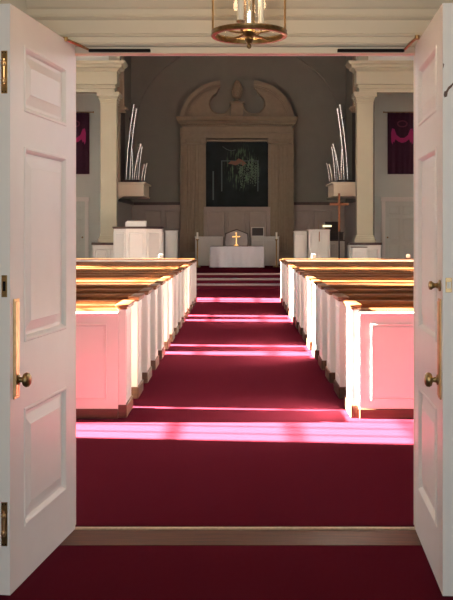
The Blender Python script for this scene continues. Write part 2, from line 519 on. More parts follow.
# ------------------------------------------------------------------ pews
PITCH = 0.86
PY0 = 7.41
NP = 15
PL = 4.5                    # length of a pew
def make_pew(s):
    """s = -1 left of the aisle; the aisle end stands at x = 0, rear edge at y = 0"""
    t = thing('pew', '', 'pew')
    for e in (0, 1):
        xo = s * PL * e
        xa, xb = sorted((xo, xo + s * .05 * (1 if e == 0 else -1)))
        b = MB()
        b.box(xa, xb, 0, .42, .02, .875)
        # moulded rectangle on the aisle face
        f = xb if s < 0 else xa
        d = 1 if s < 0 else -1
        if e == 0:
            for (y0, y1, z0, z1) in ((.07, .35, .80, .815), (.07, .35, .17, .185), (.07, .082, .17, .815), (.338, .35, .17, .815)):
                x0_, x1_ = sorted((f, f + d * .006)); b.box(x0_, x1_, y0, y1, z0, z1)
        b.box(xa - .004, xb + .004, -.004, .02, .1, .87)
        en = b.build('end_panel', M['pew'], t)
        b = MB()
        b.box(xa - .018, xb + .018, -.018, .44, .873, .895, .006)
        b.box(xa - .028, xb + .028, -.030, .45, .895, .917, .010)
        b.build('end_cap', M['pewwood'], en, True)
        b = MB(); b.box(xa - .014, xb + .014, -.014, .434, 0, .105, .008)
        b.build('end_base', M['basewood'], en)
    xa, xb = sorted((s * .05, s * (PL - .05)))
    b = MB()
    b.prismx([(.055, .30), (.085, .30), (.045, .84), (.02, .84)], xa, xb)
    b.build('backrest', M['pewwood'], t)
    b = MB()
    b.prismx([(.012, .835), (.060, .835), (.072, .85), (.072, .868), (.060, .88), (.012, .88), (.004, .868), (.004, .85)], xa, xb)
    b.build('top_rail', M['pewwood'], t)
    b = MB()
    b.prismx([(.075, .43), (.36, .445), (.375, .455), (.375, .47), (.36, .478), (.075, .462)], xa, xb)
    b.build('seat', M['pewwood'], t)
    b = MB(); b.box(xa, xb, .30, .32, .33, .445); b.box(xa, xb, .060, .076, .01, .31)
    b.build('seat_rail', M['pewwood'], t)
    return t
ords = ['nearest the open doors', 'second', 'third', 'fourth', 'fifth', 'sixth', 'seventh', 'eighth', 'ninth', 'tenth', 'eleventh', 'twelfth', 'thirteenth', 'fourteenth', 'last, nearest the chancel']
for s in (-1, 1):
    proto = make_pew(s)
    side = 'left' if s < 0 else 'right'
    for i in range(NP):
        o = proto if i == 0 else copy_tree(proto)
        o.location = ((-.912 if s < 0 else .915), PY0 + PITCH * i, 0)
        if i == 0: lab = 'wooden pew with white ends %s of the aisle, nearest the open doors' % side
        elif i == NP - 1: lab = 'wooden pew with white ends %s of the aisle, farthest, next to the chancel' % side
        else: lab = 'wooden pew with white ends, %s row from the doors on the %s of the aisle' % (ords[i], side)
        o['label'] = lab
        o['group'] = 'pews %s of the aisle' % side

def pew_screen(s, y, z1, facing, lab):
    t = thing('pew_screen', lab, 'panelled screen', ((-.912 if s < 0 else .915), y, 0), 0, 'white panelled screens of the pew blocks')
    x0, x1 = sorted((s * .055, s * (PL - .055)))
    b = MB(); b.box(x0, x1, 0, .03, .075, z1)
    yf = 0 if facing < 0 else .03
    n = 4; L = (x1 - x0) / n
    for k in range(n):
        raised(b, x0 + L * k + .09, x0 + L * (k + 1) - .09, .15, z1 - .07, yf, facing, .010, .016, .012)
    b.build('panel', M['pew'], t)
    b = MB(); b.box(x0, x1, -.012, .034, 0, .078, .006); b.build('base', M['basewood'], t)
    b = MB(); b.box(x0, x1, -.02 if facing < 0 else 0, .035 if facing < 0 else .07, z1, z1 + .022, .006); b.build('cap_rail', M['pewwood'] if facing > 0 else M['pew'], t)
    return t
for s in (-1, 1):
    side = 'left' if s < 0 else 'right'
    pew_screen(s, PY0 - .03, .83, -1, 'white panelled screen facing the doors behind the nearest %s pew' % side)
    # front screen facing the chancel, with its rail
    pew_screen(s, PY0 + PITCH * NP, .90, 1, 'panelled screen with wooden rail in front of the farthest %s pew' % side)
YF = PY0 + PITCH * NP
for x, side in ((-1.72, 'left'), (1.66, 'right'), (3.75, 'far right')):
    t = thing('card_holder', 'small white card holder on the wooden rail ahead of the pews, %s' % side, 'card holder', (x, YF + .03, .922), 0, 'card holders on the front rails')
    b = MB(); b.box(-.05, .05, -.02, .02, 0, .012, .003); b.build('foot', M['dark'], t)
    b = MB(); b.box(-.045, .045, -.008, .008, .012, .10, .003); b.build('card', M['paper'], t)

# ------------------------------------------------------------------ the two open door leaves
DW, DT, DZ0, DZ1 = 0.855, 0.048, 0.004, 2.428
def door_leaf(name, hinge, ang, s, label):
    """s=-1: left leaf. local x runs from the hinge to the free edge, local y=0 is the inner face"""
    rt = thing(name, label, 'door', hinge, ang)
    rt['kind'] = 'structure'
    yf, dirn = 0, (-1 if s < 0 else 1)      # face normal direction in local y
    y0, y1 = (0, DT) if s < 0 else (-DT, 0)
    b = MB()
    U0, U1 = .14, .70
    rows = [(.235, .742), (1.022, 1.858), (2.005, 2.29)]
    # stiles and rails with openings for the panels
    b.box(0, U0, y0, y1, DZ0, DZ1); b.box(U1, DW, y0, y1, DZ0, DZ1)
    zs = [DZ0] + [v for r_ in rows for v in r_] + [DZ1]
    for k in range(0, len(zs), 2): b.box(U0, U1, y0, y1, zs[k], zs[k + 1])
    b.build('leaf', M['door'], rt)
    for (z0, z1) in rows:
        p = MB()
        for face, d in ((y0, -1), (y1, 1)):
            def ring(i, h): return [(U0 + i, face + d * h, z0 + i), (U1 - i, face + d * h, z0 + i), (U1 - i, face + d * h, z1 - i), (U0 + i, face + d * h, z1 - i)]
            p.loft([ring(0, .0), ring(.004, .005), ring(.012, .005), ring(.020, -.003), ring(.026, -.014), ring(.038, -.014), ring(.040, -.014), ring(.080, -.004), ring(.084, -.002)], cap=False)
            v = [p.bm.verts.new(q) for q in ring(.084, -.002)]; p.bm.faces.new(v)
        p.build('panel', M['door'], rt)
    o = dirn
    def yb(a, c): return sorted((a * o, c * o))
    # long plate
    b = MB(); a_, c_ = yb(-.001, .006)
    b.box(.765, .822, a_, c_, .80, 1.215, .002)
    a_, c_ = yb(.004, .010); b.box(.772, .815, a_, c_, .81, 1.205, .003)
    pl = b.build('push_plate', M['brass'], rt)
    b = MB()
    prof = [(.022, .008), (.022, .014), (.012, .018), (.010, .030), (.016, .034), (.026, .037), (.031, .046), (.029, .056), (.020, .063), (.004, .066)]
    b.lathe([(r_, h * o) for r_, h in prof], (.793, 0, .878), 'Y', 24); b.build('knob', M['oldbrass'], rt, True)
    # hardware on the free edge
    def plate(z0, z1, w=.024):
        q = MB(); ym = (y0 + y1) / 2
        q.box(DW - .001, DW + .003, ym - w / 2, ym + w / 2, z0, z1, .001)
        return q, ym
    if s > 0:
        for z0, z1, nm in ((2.06, 2.235, 'flush_bolt'), (.205, .385, 'flush_bolt')):
            q, ym = plate(z0, z1, .026)
            e = q.build(nm, M['oldbrass'], rt)
            q = MB(); zc = (z0 + z1) / 2
            q.tube([(DW + .006, ym, zc - .05), (DW + .006, ym, zc + .055)], .006, 8)
            q.lathe([(.002, -.012), (.009, -.008), (.011, 0), (.009, .008), (.002, .012)], (DW + .009, ym, zc + .035), 'Z', 12)
            q.lathe([(.002, -.012), (.009, -.008), (.011, 0), (.009, .008), (.002, .012)], (DW + .009, ym, zc - .035), 'Z', 12)
            q.build('bolt', M['brass'], e, True)
            q = MB()
            for dz in (z0 + .008, z1 - .008):
                for dy in (-.007, .007): q.lathe([(.0025, .002), (.0025, .0045)], (DW, ym + dy, dz), 'X', 8)
            q.build('screws', M['black'], e)
        q, ym = plate(1.225, 1.315, .024); e = q.build('strike_plate', M['oldbrass'], rt)
        q = MB(); q.box(DW + .0025, DW + .0045, ym - .006, ym + .006, 1.25, 1.29, .0005); q.build('strike_hole', M['black'], e)
    else:
        q, ym = plate(1.245, 1.305, .026); e = q.build('latch_plate', M['brass'], rt)
        q = MB(); q.prism([(DW + .002, 1.262), (DW + .012, 1.262), (DW + .012, 1.288), (DW + .002, 1.288)], ym - .008, ym + .008); q.build('latch', M['paper'], e)
        b = MB()
        b.lathe([(r_, h * o) for r_, h in ((.024, 0), (.024, .006), (.014, .010), (.009, .02), (.013, .030), (.019, .036), (.017, .046), (.004, .050))], (.793, 0, 1.27), 'Y', 20)
        b.build('thumb_turn', M['oldbrass'], rt, True)
        # worn spots in the paint of the free edge
        for pts in ([(.001, 2.182), (.006, 2.178), (.004, 2.168), (.001, 2.160)], [(.006, 2.066), (.014, 2.070), (.022, 2.085), (.034, 2.094), (.045, 2.106), (.047, 2.100), (.036, 2.084), (.026, 2.074), (.020, 2.062), (.018, 2.046), (.007, 2.042), (.004, 2.052)]):
            q = MB(); f = [q.bm.verts.new((DW + .0008, y0 + p[0], p[1])) for p in pts]; q.bm.faces.new(f)
            ex = bmesh.ops.extrude_face_region(q.bm, geom=q.bm.faces[:])
            for v in [g for g in ex['geom'] if isinstance(g, bmesh.types.BMVert)]: v.co.x -= .0012
            q.build('worn_spot', M['basewood'], rt)
    # outer face knob
    ox = DT
    b = MB(); b.lathe([(r_, -(h + DT) * o) for r_, h in prof], (.793, 0, .878), 'Y', 20); b.build('knob', M['oldbrass'], rt, True)
    # hinges at the barrel
    for z in (.35, 1.2, 2.1):
        b = MB(); b.tube([(-.006, y0 if s > 0 else y1, z), (-.006, y0 if s > 0 else y1, z + .1)], .006, 10); b.build('hinge', M['oldbrass'], rt, True)
    return rt
hl = Vector((-.820, 4.615)); fl = Vector((-.934, 3.78))
al = math.atan2(fl.y - hl.y, fl.x - hl.x)
# left leaf: local +x toward the camera (-Y); outer side is -X world
door_leaf('door_1', (hl.x, hl.y, 0), al, 1, 'left white panelled door leaf standing open, with brass bolts on its edge')
hr = Vector((.886, 4.615)); fr = Vector((.836, 3.78))
ar = math.atan2(fr.y - hr.y, fr.x - hr.x)
door_leaf('door_2', (hr.x, hr.y, 0), ar, -1, 'right white panelled door leaf standing open, with worn edge and thumb turn')

# overhead closers under the head of the doorway
def closer(x0, x1, xd, yd, zd, lab):
    t = thing('door_closer', lab, 'door closer', ((x0 + x1) / 2, YW1, 2.404), 0, 'door closers over the doorway')
    h = (x1 - x0) / 2
    b = MB(); b.box(-h, h, -.022, 0, -.007, .007, .002); b.build('track', M['black'], t)
    cx = (x0 + x1) / 2
    e = h - .03 if xd > cx else -h + .03
    e2 = -h + .0 if xd < x0 else h
    b = MB()
    p0 = (e2, -.03, .002); p1 = (xd - cx, yd - YW1, zd - 2.404)
    b.tube([p0, ((p0[0] * .5 + p1[0] * .5), p1[1] * .5, p1[2] * .5 + .004), p1], [.006, .008, .006], 8); b.build('arm', M['oldbrass'], t, True)
    b = MB(); b.lathe([(.003, -.012), (.012, -.009), (.012, .009), (.003, .012)], p1, 'Z', 12); b.build('joint', M['oldbrass'], t, True)
closer(-.752, -.442, -.838, 4.46, 2.428, 'black overhead door closer with its arm to the left door leaf')
closer(.497, .832, .858, 4.42, 2.428, 'black overhead door closer with its arm to the right door leaf')

# ------------------------------------------------------------------ hanging lantern
LX, LY, LZ = .0415, 3.60, 2.268
t = thing('hanging_lantern', 'brass and glass cylinder lantern with candle tubes hanging before the doorway head', 'lantern', (LX, LY, LZ))
b = MB()
RR = .140
prof = [(RR - .006, -.012), (RR + .008, -.012), (RR + .011, -.006), (RR + .006, .0), (RR + .009, .008), (RR - .004, .012), (RR - .010, .004)]
loops = [[((r_) * math.cos(2 * PI * k / 48), r_ * math.sin(2 * PI * k / 48), z) for r_, z in prof] for k in range(49)]
b.loft(loops, cap=False); b.build('lower_ring', M['oldbrass'], t, True)
b = MB()
loops = [[((r_) * math.cos(2 * PI * k / 48), r_ * math.sin(2 * PI * k / 48), z + .52) for r_, z in prof] for k in range(49)]
b.loft(loops, cap=False); b.build('upper_ring', M['oldbrass'], t, True)
for k in range(4):
    a = R(0) + PI / 2 * k + R(6)
    b = MB(); x, y = (RR + .002) * math.cos(a), (RR + .002) * math.sin(a)
    b.tube([(x, y, -.005), (x, y, .525)], .0045, 8); b.build('post', M['brass'], t, True)
b = MB()
b.loft([[((RR - .006) * math.cos(2 * PI * k / 48), (RR - .006) * math.sin(2 * PI * k / 48), z) for k in range(48)] for z in (.006, .515)], cap=False)
b.build('glass_cylinder', M['lglass'], t, True)
b = MB()
b.lathe([(.001, -.060), (.007, -.057), (.010, -.048), (.006, -.040), (.013, -.034), (.018, -.024), (.015, -.014), (.024, -.008), (.030, .004), (.022, .018), (.010, .028), (.006, .05), (.005, .60), (.012, .61), (.012, .63), (.004, .64)], n=20)
b.build('stem', M['oldbrass'], t, True)
b = MB()
for k in range(4):
    a = PI / 4 + PI / 2 * k; c, s_ = math.cos(a), math.sin(a)
    b.tube([(.02 * c, .02 * s_, 0), (.06 * c, .06 * s_, -.004), (.10 * c, .10 * s_, -.006), (RR * c, RR * s_, 0)], .0045, 6)
b.build('spoke', M['oldbrass'], t, True)
for a in (R(31), R(127), R(232)):
    c, s_ = .055 * math.cos(a), .055 * math.sin(a)
    b = MB(); b.tube([(.008 * math.cos(a), .008 * math.sin(a), .01), (.6 * c, .6 * s_, -.004), (c, s_, .012), (c, s_, .035)], .004, 6)
    b.lathe([(.004, .03), (.015, .034), (.017, .04), (.010, .044)], (c, s_, 0), n=12)
    arm = b.build('candle_arm', M['oldbrass'], t, True)
    b = MB(); b.lathe([(.0115, .042), (.0115, .15)], (c, s_, 0), n=14); b.build('candle_tube', M['candle'], arm, True)
    b = MB(); b.lathe([(.005, .15), (.011, .165), (.010, .18), (.003, .21)], (c, s_, 0), n=12)
    bu = bpy.data.materials.get('lit_bulb')
    if not bu:
        bu = bpy.data.materials.new('lit_bulb'); bu.use_nodes = True
        pb = bu.node_tree.nodes['Principled BSDF']; pb.inputs['Emission Color'].default_value = (1, .72, .42, 1); pb.inputs['Emission Strength'].default_value = 14
    b.build('bulb', bu, arm, True)
b = MB(); b.tube([(0, 0, .63), (0, 0, .80)], .004, 6)
b.lathe([(.05, .79), (.055, .805), (.03, .825), (.004, .832)], n=20); b.build('chain', M['oldbrass'], t, True)
ld = bpy.data.lights.new('lantern_light', 'POINT'); ld.energy = 9; ld.color = (1, .74, .48); ld.shadow_soft_size = .06
lo_ = bpy.data.objects.new('lantern_light', ld); COL.objects.link(lo_); lo_.location = (LX, LY, LZ + .30)

# ------------------------------------------------------------------ carved surround on the far wall
t = thing('altar_surround', 'carved brown surround with broken scroll pediment framing the dark painting', 'surround', (-.05, YE - .1, PZ))
z = lambda v: v - PZ
K = 28.9
def px(x): return (x - 236.7) / K
def pz(y): return z(EYE + (233 - y) / K)
for s in (-1, 1):
    b = MB()
    x0, x1 = sorted((s * px(270), s * px(289.5)))
    b.box(x0, x1, -.26, .1, z(PZ), pz(141), .01)
    n = 6
    for k in range(n):                      # reeding
        xx = x0 + .06 + (x1 - x0 - .12) * (k + .5) / n
        b.tube([(xx, -.262, z(PZ) + .5), (xx, -.262, pz(146))], .020, 8)
    pil = b.build('pilaster', M['surround'], t)
    b = MB(); b.box(x0 - .03, x1 + .03, -.31, .1, 0, .42, .015); b.build('plinth', M['surround'], pil)
    b = MB(); b.box(x0 - .04, x1 + .04, -.31, .1, pz(144), pz(141), .01); b.box(x0 - .09, x1 + .09, -.34, .1, pz(141), pz(138.6), .01)
    for xx in (x0 - .01, x1 + .01):
        b.lathe([(.012, -.36), (.085, -.355), (.10, -.33), (.10, -.2)], (xx, 0, pz(142)), 'Y', 14)
    b.build('capital', M['surround'], pil)
    b = MB(); xa, xb = sorted((s * px(289.5), s * px(293.5))); b.box(xa, xb, -.16, .1, z(PZ), pz(128), .01)
    b.build('side_strip', M['surround'], t)
b = MB()
xo = px(294)
b.box(-xo + .1, xo - .1, -.24, .1, pz(138.6), pz(133.5), .008)
b.box(-xo + .08, xo - .08, -.27, .1, pz(133.5), pz(132.5), .008)
b.box(-xo + .10, xo - .10, -.22, .1, pz(132.5), pz(126.5), .008)
b.build('frieze', M['surround'], t)
b = MB()
prof = [(-.20, 126.5), (-.26, 126.3), (-.28, 125.0), (-.40, 124.6), (-.44, 122.8), (-.50, 121.8), (-.56, 119.4), (-.58, 118.2), (.1, 118.2), (.1, 126.5)]
L = []
for sx in (-1, 1):
    L.append([(sx * (px(290) + (-o_ if o_ < 0 else 0) * .42), o_, pz(yy)) for o_, yy in prof])
b.loft(L)
b.build('cornice', M['surround'], t)
for k in range(48):
    if k == 0: dent = []
    xx = -xo + .12 + k * (2 * xo - .24) / 47
    dent.append(xx)
b = MB()
for xx in dent: b.box(xx - .022, xx + .022, -.33, -.25, pz(126.4), pz(124.8))
b.build('dentils', M['surround'], t)
# broken scroll pediment: outer arc, a bite of a smaller circle
def circ3(p, q, r_):
    ax, ay = p; bx, by = q; cx_, cy = r_
    d = 2 * (ax * (by - cy) + bx * (cy - ay) + cx_ * (ay - by))
    ux = ((ax ** 2 + ay ** 2) * (by - cy) + (bx ** 2 + by ** 2) * (cy - ay) + (cx_ ** 2 + cy ** 2) * (ay - by)) / d
    uy = ((ax ** 2 + ay ** 2) * (cx_ - bx) + (bx ** 2 + by ** 2) * (ax - cx_) + (cx_ ** 2 + cy ** 2) * (bx - ax)) / d
    return (ux, uy), math.hypot(ax - ux, ay - uy)
# outline in photo-like units of the surround (u right of the axis, v up), for the right half
def U(x, y): return (px(x), pz(y))
P_out0, P_mid, P_tip = U(293, 118.2), U(278, 92.5), U(253.5, 82.5)
oc, orad = circ3(P_out0, P_mid, P_tip)
def arc(c, r_, a0, a1, n): return [(c[0] + r_ * math.cos(a0 + (a1 - a0) * k / n), c[1] + r_ * math.sin(a0 + (a1 - a0) * k / n)) for k in range(n + 1)]
a0 = math.atan2(P_out0[1] - oc[1], P_out0[0] - oc[0]); a1 = math.atan2(P_tip[1] - oc[1], P_tip[0] - oc[0])
outer = arc(oc, orad, a0, a1, 20)
bite_c = U(253.5, 103.8); br = 10.2 / K
tipin = U(254.8, 88)
bite = arc(bite_c, br, R(68), R(-100), 18)[0:]
bite2 = arc(bite_c, br, R(-100), R(-165), 6)[1:]
bottom = [U(244.5, 113), U(244.5, 118.2)]
half = outer + [tipin] + bite + bite2 + [U(243.5, 108.5), U(243.5, 118.2)]
for s in (-1, 1):
    b = MB(); b.prism([(s * x, zz) for x, zz in half], -.20, .1)
    ped = b.build('pediment_scroll', M['surround'], t)
    b = MB()
    lo2 = arc(oc, orad + .03, a0, a1, 20); li2 = arc(oc, orad - .12, a0, a1, 20)
    for k in range(20):
        b.prism([(s * lo2[k][0], lo2[k][1]), (s * lo2[k + 1][0], lo2[k + 1][1]), (s * li2[k + 1][0], li2[k + 1][1]), (s * li2[k][0], li2[k][1])], -.34, -.19)
    lo3 = arc(oc, orad - .12, a0 , a1, 20); li3 = arc(oc, orad - .16, a0, a1, 20)
    for k in range(20):
        b.prism([(s * lo3[k][0], lo3[k][1]), (s * lo3[k + 1][0], lo3[k + 1][1]), (s * li3[k + 1][0], li3[k + 1][1]), (s * li3[k][0], li3[k][1])], -.28, -.19)
    b.build('curved_moulding', M['surround'], ped)
    b = MB()
    dd = arc(oc, orad - .21, a0 + .12, a1 - .03, 24)
    for x, zz in dd: b.box(s * x - .022, s * x + .022, -.25, -.19, zz - .028, zz + .028)
    b.build('curved_dentils', M['surround'], ped)
    b = MB()
    cc = arc(bite_c, br + .03, R(70), R(-165), 24)
    b.tube([(s * x, -.21, zz) for x, zz in cc], .022, 6); b.build('scroll_edge', M['surround'], ped)
b = MB(); b.box(px(230.4), px(243), -.34, .1, pz(118.2), pz(104.5), .01); b.box(px(229.4), px(244), -.38, .1, pz(104.5), pz(102.6), .01)
b.build('finial_pedestal', M['surround'], t)
b = MB()
fz = pz(102.6)
b.lathe([(.10, 0), (.12, .02), (.09, .05), (.05, .08), (.05, .11), (.12, .14), (.16, .22), (.185, .34), (.18, .46), (.15, .57), (.10, .67), (.05, .73), (.01, .76)], (0, -.18, fz), n=20)
for r_i in range(9):
    zz = .17 + r_i * .062; rad = [.14, .165, .182, .186, .185, .172, .15, .12, .085][r_i]
    for k in range(12):
        a = 2 * PI * (k + .5 * (r_i % 2)) / 12
        x, y = rad * math.cos(a), rad * math.sin(a)
        b.lathe([(.024, -.02), (.02, 0), (.002, .03)], (x, -.18 + y, fz + zz), n=5)
b.build('pineapple_finial', M['surround'], t, True)
# inner frame with the painting
b = MB()
ia, iz0, iz1 = px(269.6), pz(207), pz(140.4)
for (x0, x1, z0, z1) in ((-ia - .03, -ia + .06, iz0, iz1), (ia - .06, ia + .03, iz0, iz1), (-ia, ia, iz1 - .05, iz1 + .02)):
    b.box(x0, x1, -.2, .06, z0, z1, .008)
b.build('inner_frame', M['surround'], t)
b = MB(); b.box(-ia, ia, -.16, .06, 0, iz0 + .0, .01)
for k in range(3): raised(b, -ia + .05 + k * (2 * ia - .1) / 3, -ia + (k + 1) * (2 * ia - .1) / 3, .15, iz0 - .12, -.16, -1, .02, .03, .05)
b.build('lower_panel', M['wains'], t)
t2 = thing('painting', 'dark slate painting with faint figures and pale green foliage inside the carved surround', 'painting', (-.05, YE - .14, EYE + (233 - 174) / K))
b = MB(); hz = (207 - 141.5) / K / 2; b.box(-ia + .055, ia - .055, -.01, .02, -hz, hz); b.build('canvas', M['painting'], t2)
m_gr = mat('painted_leaf', (0.07, 0.13, 0.085), .6); m_br = mat('painted_figure', (0.17, 0.075, 0.045), .6); m_te = mat('painted_slate', (0.05, 0.085, 0.085), .6)
b = MB()
rs = random.Random(8)
for k in range(46):
    x = rs.uniform(.05, .78); zt = .45 - abs(x - .4) * .5 + rs.uniform(-.1, .15); l = rs.uniform(.2, .8)
    zz = zt
    while zz > zt - l:
        h = rs.uniform(.015, .05); wd = rs.uniform(.008, .02); xx = x + rs.uniform(-.02, .02)
        b.box(xx - wd, xx + wd, -.014, -.009, zz - h, zz); zz -= h + rs.uniform(.02, .09)
b.build('painted_foliage', m_gr, t2)
b = MB()
pts = [(-.32, .30), (-.20, .40), (-.06, .38), (.05, .48), (.2, .42), (.32, .30), (.22, .22), (.10, .30), (-.05, .24), (-.18, .28)]
b.prism([(x, z_ + .06) for x, z_ in pts], -.013, -.008); b.build('painted_figure', m_br, t2)
b = MB()
for x0, x1, z0, z1 in ((-.55, .75, .44, .47), (-.55, -.51, -.6, .47), (.70, .74, -.6, .47), (-.85, -.80, -.9, .1)): b.box(x0, x1, -.0125, -.008, z0, z1)
b.tube([(-.5, -.01, .95), (-.35, -.01, .85), (-.2, -.01, .80), (-.05, -.01, .84)], .012, 5)
b.build('painted_outline', m_te, t2)

# ------------------------------------------------------------------ organ lofts
for s in (-1, 1):
    side = 'left' if s < 0 else 'right'
    xo_ = s * 3.735; xi = s * 2.84
    t = thing('organ_shelf', 'pale bracketed shelf carrying the fan of pipes on the %s side' % side, 'shelf', (xo_, 28.35, 2.60), 0, 'organ pipe shelves')
    w_ = xi - xo_
    b = MB(); x0, x1 = sorted((0, w_)); b.box(x0, x1, -.85, .85, 0, .36, .012); b.build('box', M['trim'], t)
    b = MB(); x1b = w_ * 1.07; b.box(min(0, x1b), max(0, x1b), -.90, .90, .36, .41, .01); b.box(x0 - (.03 if s > 0 else 0), x1 + (.03 if s < 0 else 0), -.88, .88, -.02, .02, .008); b.build('moulding', M['trim'], t)
    b = MB(); b.box(min(0, w_ * .85), max(0, w_ * .85), -.7, .7, .41, .49, .01); b.build('wind_chest', M['dark'], t)
    b = MB(); b.prism([(0, -.35), (0, -.02), (w_ * .3, -.02), (w_ * .12, -.12)], -.8, -.7); b.build('bracket', M['trim'], t)
    # dark organ grille behind the pipes
    b = MB(); xw = s * 3.735; x0, x1 = sorted((xw, xw - s * .04)); b.box(x0, x1, 27.15, 29.9, 3.05, 5.6)
    for k in range(18): b.box(min(xw, xw - s * .06), max(xw, xw - s * .06), 27.2 + k * .15, 27.23 + k * .15, 3.05, 5.6)
    tag(b.build('organ_grille', M['dark']), 'dark slatted organ opening behind the %s pipes' % side, 'grille', 'organ openings')
    # pipes: long ones near the side wall, shorter ones towards the middle
    specs = [(126.0, 170, 133.5, 105, .034), (129.5, 172, 136.0, 109, .034), (132.5, 177, 130.5, 118, .03), (134.0, 177, 140.5, 144, .038), (138.5, 177, 141.8, 147, .028),
             (141.5, 177, 144.5, 164, .032), (144.2, 177, 147.0, 163, .022), (136.5, 177, 139.0, 152, .02)]
    Y0 = 28.0
    for j, (xb_, yb_, xt_, yt_, rr) in enumerate(specs):
        Kp = 920 / (Y0 + j * .09)
        X0 = (xb_ - 238.5) / Kp; X1 = (xt_ - 238.5) / Kp
        if s > 0: X0, X1 = -X0 - .10, -X1 - .10
        Z0 = 2.53 + .56; Z1 = EYE + (233 - yt_) / Kp
        tp = thing('organ_pipe', '', 'organ pipe', (X0, Y0 + j * .09, Z0), 0, 'organ pipes on the %s shelf' % side)
        H = Z1 - Z0; dx = X1 - X0
        pts = [(0, 0, 0), (dx * .05, 0, H * .15), (dx * .22, 0, H * .4), (dx * .55, 0, H * .7), (dx, 0, H)]
        b = MB(); b.tube(pts, [.014, .024, rr * .8, rr * .95, rr * 1.15], 12); b.build('pipe_body', M['pipe'], tp, True)
        b = MB(); b.tube([(dx * .98, 0, H * .985), (dx * 1.005, 0, H * 1.005)], [rr * 1.3, rr * 1.35], 12); b.build('pipe_mouth', M['pipe'], tp, True)
        nm = ['tallest', 'second tallest', 'third tallest', 'fourth tallest', 'fifth tallest', 'short wide', 'shortest innermost', 'short slim'][j]
        tp['label'] = '%s silver organ pipe in the fan on the %s shelf' % (nm, side)

# ------------------------------------------------------------------ banners
for s in (-1, 1):
    side = 'left' if s < 0 else 'right'
    xe = s * 4.69; hw = .46
    t = thing('banner', 'dark purple banner with magenta crown and draped cloth on the %s side wall' % side, 'banner', (xe + s * hw, YS - .05, 3.34), 0, 'purple banners')
    b = MB()
    top, bot = [], []
    n = 24
    def wave(k): return .012 * math.sin(k * 1.3)
    b.loft([[(-hw + 2 * hw * k / n, wave(k) - .005, zz) for k in range(n + 1)] + [(hw - 2 * hw * k / n, wave(n - k) + .005, zz) for k in range(n + 1)] for zz in (0, 1.93)])
    b.build('cloth', M['banner'], t)
    b = MB(); b.tube([(-hw - .12, 0, 1.95), (hw + .12, 0, 1.95)], .016, 8); b.lathe([(.005, -.0), (.03, .01), (.03, .03), (.004, .045)], (-hw - .14, 0, 1.95), 'X', 10); b.lathe([(.005, 0), (.03, .01), (.03, .03), (.004, .045)], (hw + .10, 0, 1.95), 'X', 10)
    b.build('rod', M['oldbrass'], t, True)
    b = MB()
    dr = [(-.46, 1.48), (-.36, 1.46), (-.26, 1.24), (-.10, 1.13), (.10, 1.13), (.26, 1.24), (.36, 1.46), (.46, 1.48), (.50, 1.30), (.49, .98), (.44, .88), (.40, 1.0), (.36, .95), (.31, 1.08), (.16, .98), (0, .94), (-.16, .98), (-.31, 1.08), (-.36, .95), (-.40, 1.0), (-.44, .88), (-.49, .98), (-.50, 1.30)]
    b.prism([(x * .70, 1.20 + (z_ - 1.2) * .85) for x, z_ in dr], -.034, -.022); b.build('draped_cloth', M['magenta'], t)
    b = MB()
    for q in range(3):
        pts = []
        for k in range(20):
            a = 2 * PI * k / 20
            rr = .15 + .018 * math.sin(a * 5 + q * 2)
            pts.append((rr * math.cos(a), -.03, 1.58 + rr * .62 * math.sin(a)))
        b.tube(pts, .009, 5, closed=True)
    b.build('crown', mat('crown_thread', (.16, .03, .07), .8), t)

# ------------------------------------------------------------------ chancel furniture
def ngon_prism(b, c, ap, n, z0, z1, rot=None):
    rr = ap / math.cos(PI / n); rot = PI / n if rot is None else rot
    lp = lambda zz: [(c[0] + rr * math.cos(rot + 2 * PI * k / n), c[1] + rr * math.sin(rot + 2 * PI * k / n), zz) for k in range(n)]
    b.loft([lp(z0), lp(z1)])
t = thing('pulpit', 'white octagonal pulpit with dark rim left of the chancel steps', 'pulpit', (-2.70, 24.9, PZ))
b = MB(); ngon_prism(b, (0, 0), .64, 8, 0, 1.23); t_body = b.build('body', M['furn'], t)
b = MB(); ngon_prism(b, (0, 0), .672, 8, 1.23, 1.27); ngon_prism(b, (0, 0), .655, 8, 1.21, 1.232); b.build('rim', M['rail'], t)
b = MB(); ngon_prism(b, (0, 0), .66, 8, 0, .14); b.build('base', M['furn'], t)
for k in range(8):
    a = PI / 4 * k
    b = MB(); raised(b, -.22, .22, .22, 1.13, 0, -1, .012, .02, .03)
    o = b.build('panel', M['furn'], t); o.location = (.64 * math.cos(a), .64 * math.sin(a), 0); o.rotation_euler = (0, 0, a + PI / 2)
t = thing('book_stand', 'white slanted book stand on top of the octagonal pulpit', 'book stand', (-2.75, 24.75, PZ + 1.27))
b = MB(); b.prismx([(-.16, 0), (.16, 0), (.16, .16), (-.16, .11)], -.26, .26); b.build('box', M['paper'], t)
b = MB(); b.box(-.27, .27, -.19, -.16, .0, .125, .004); b.build('ledge', M['paper'], t)

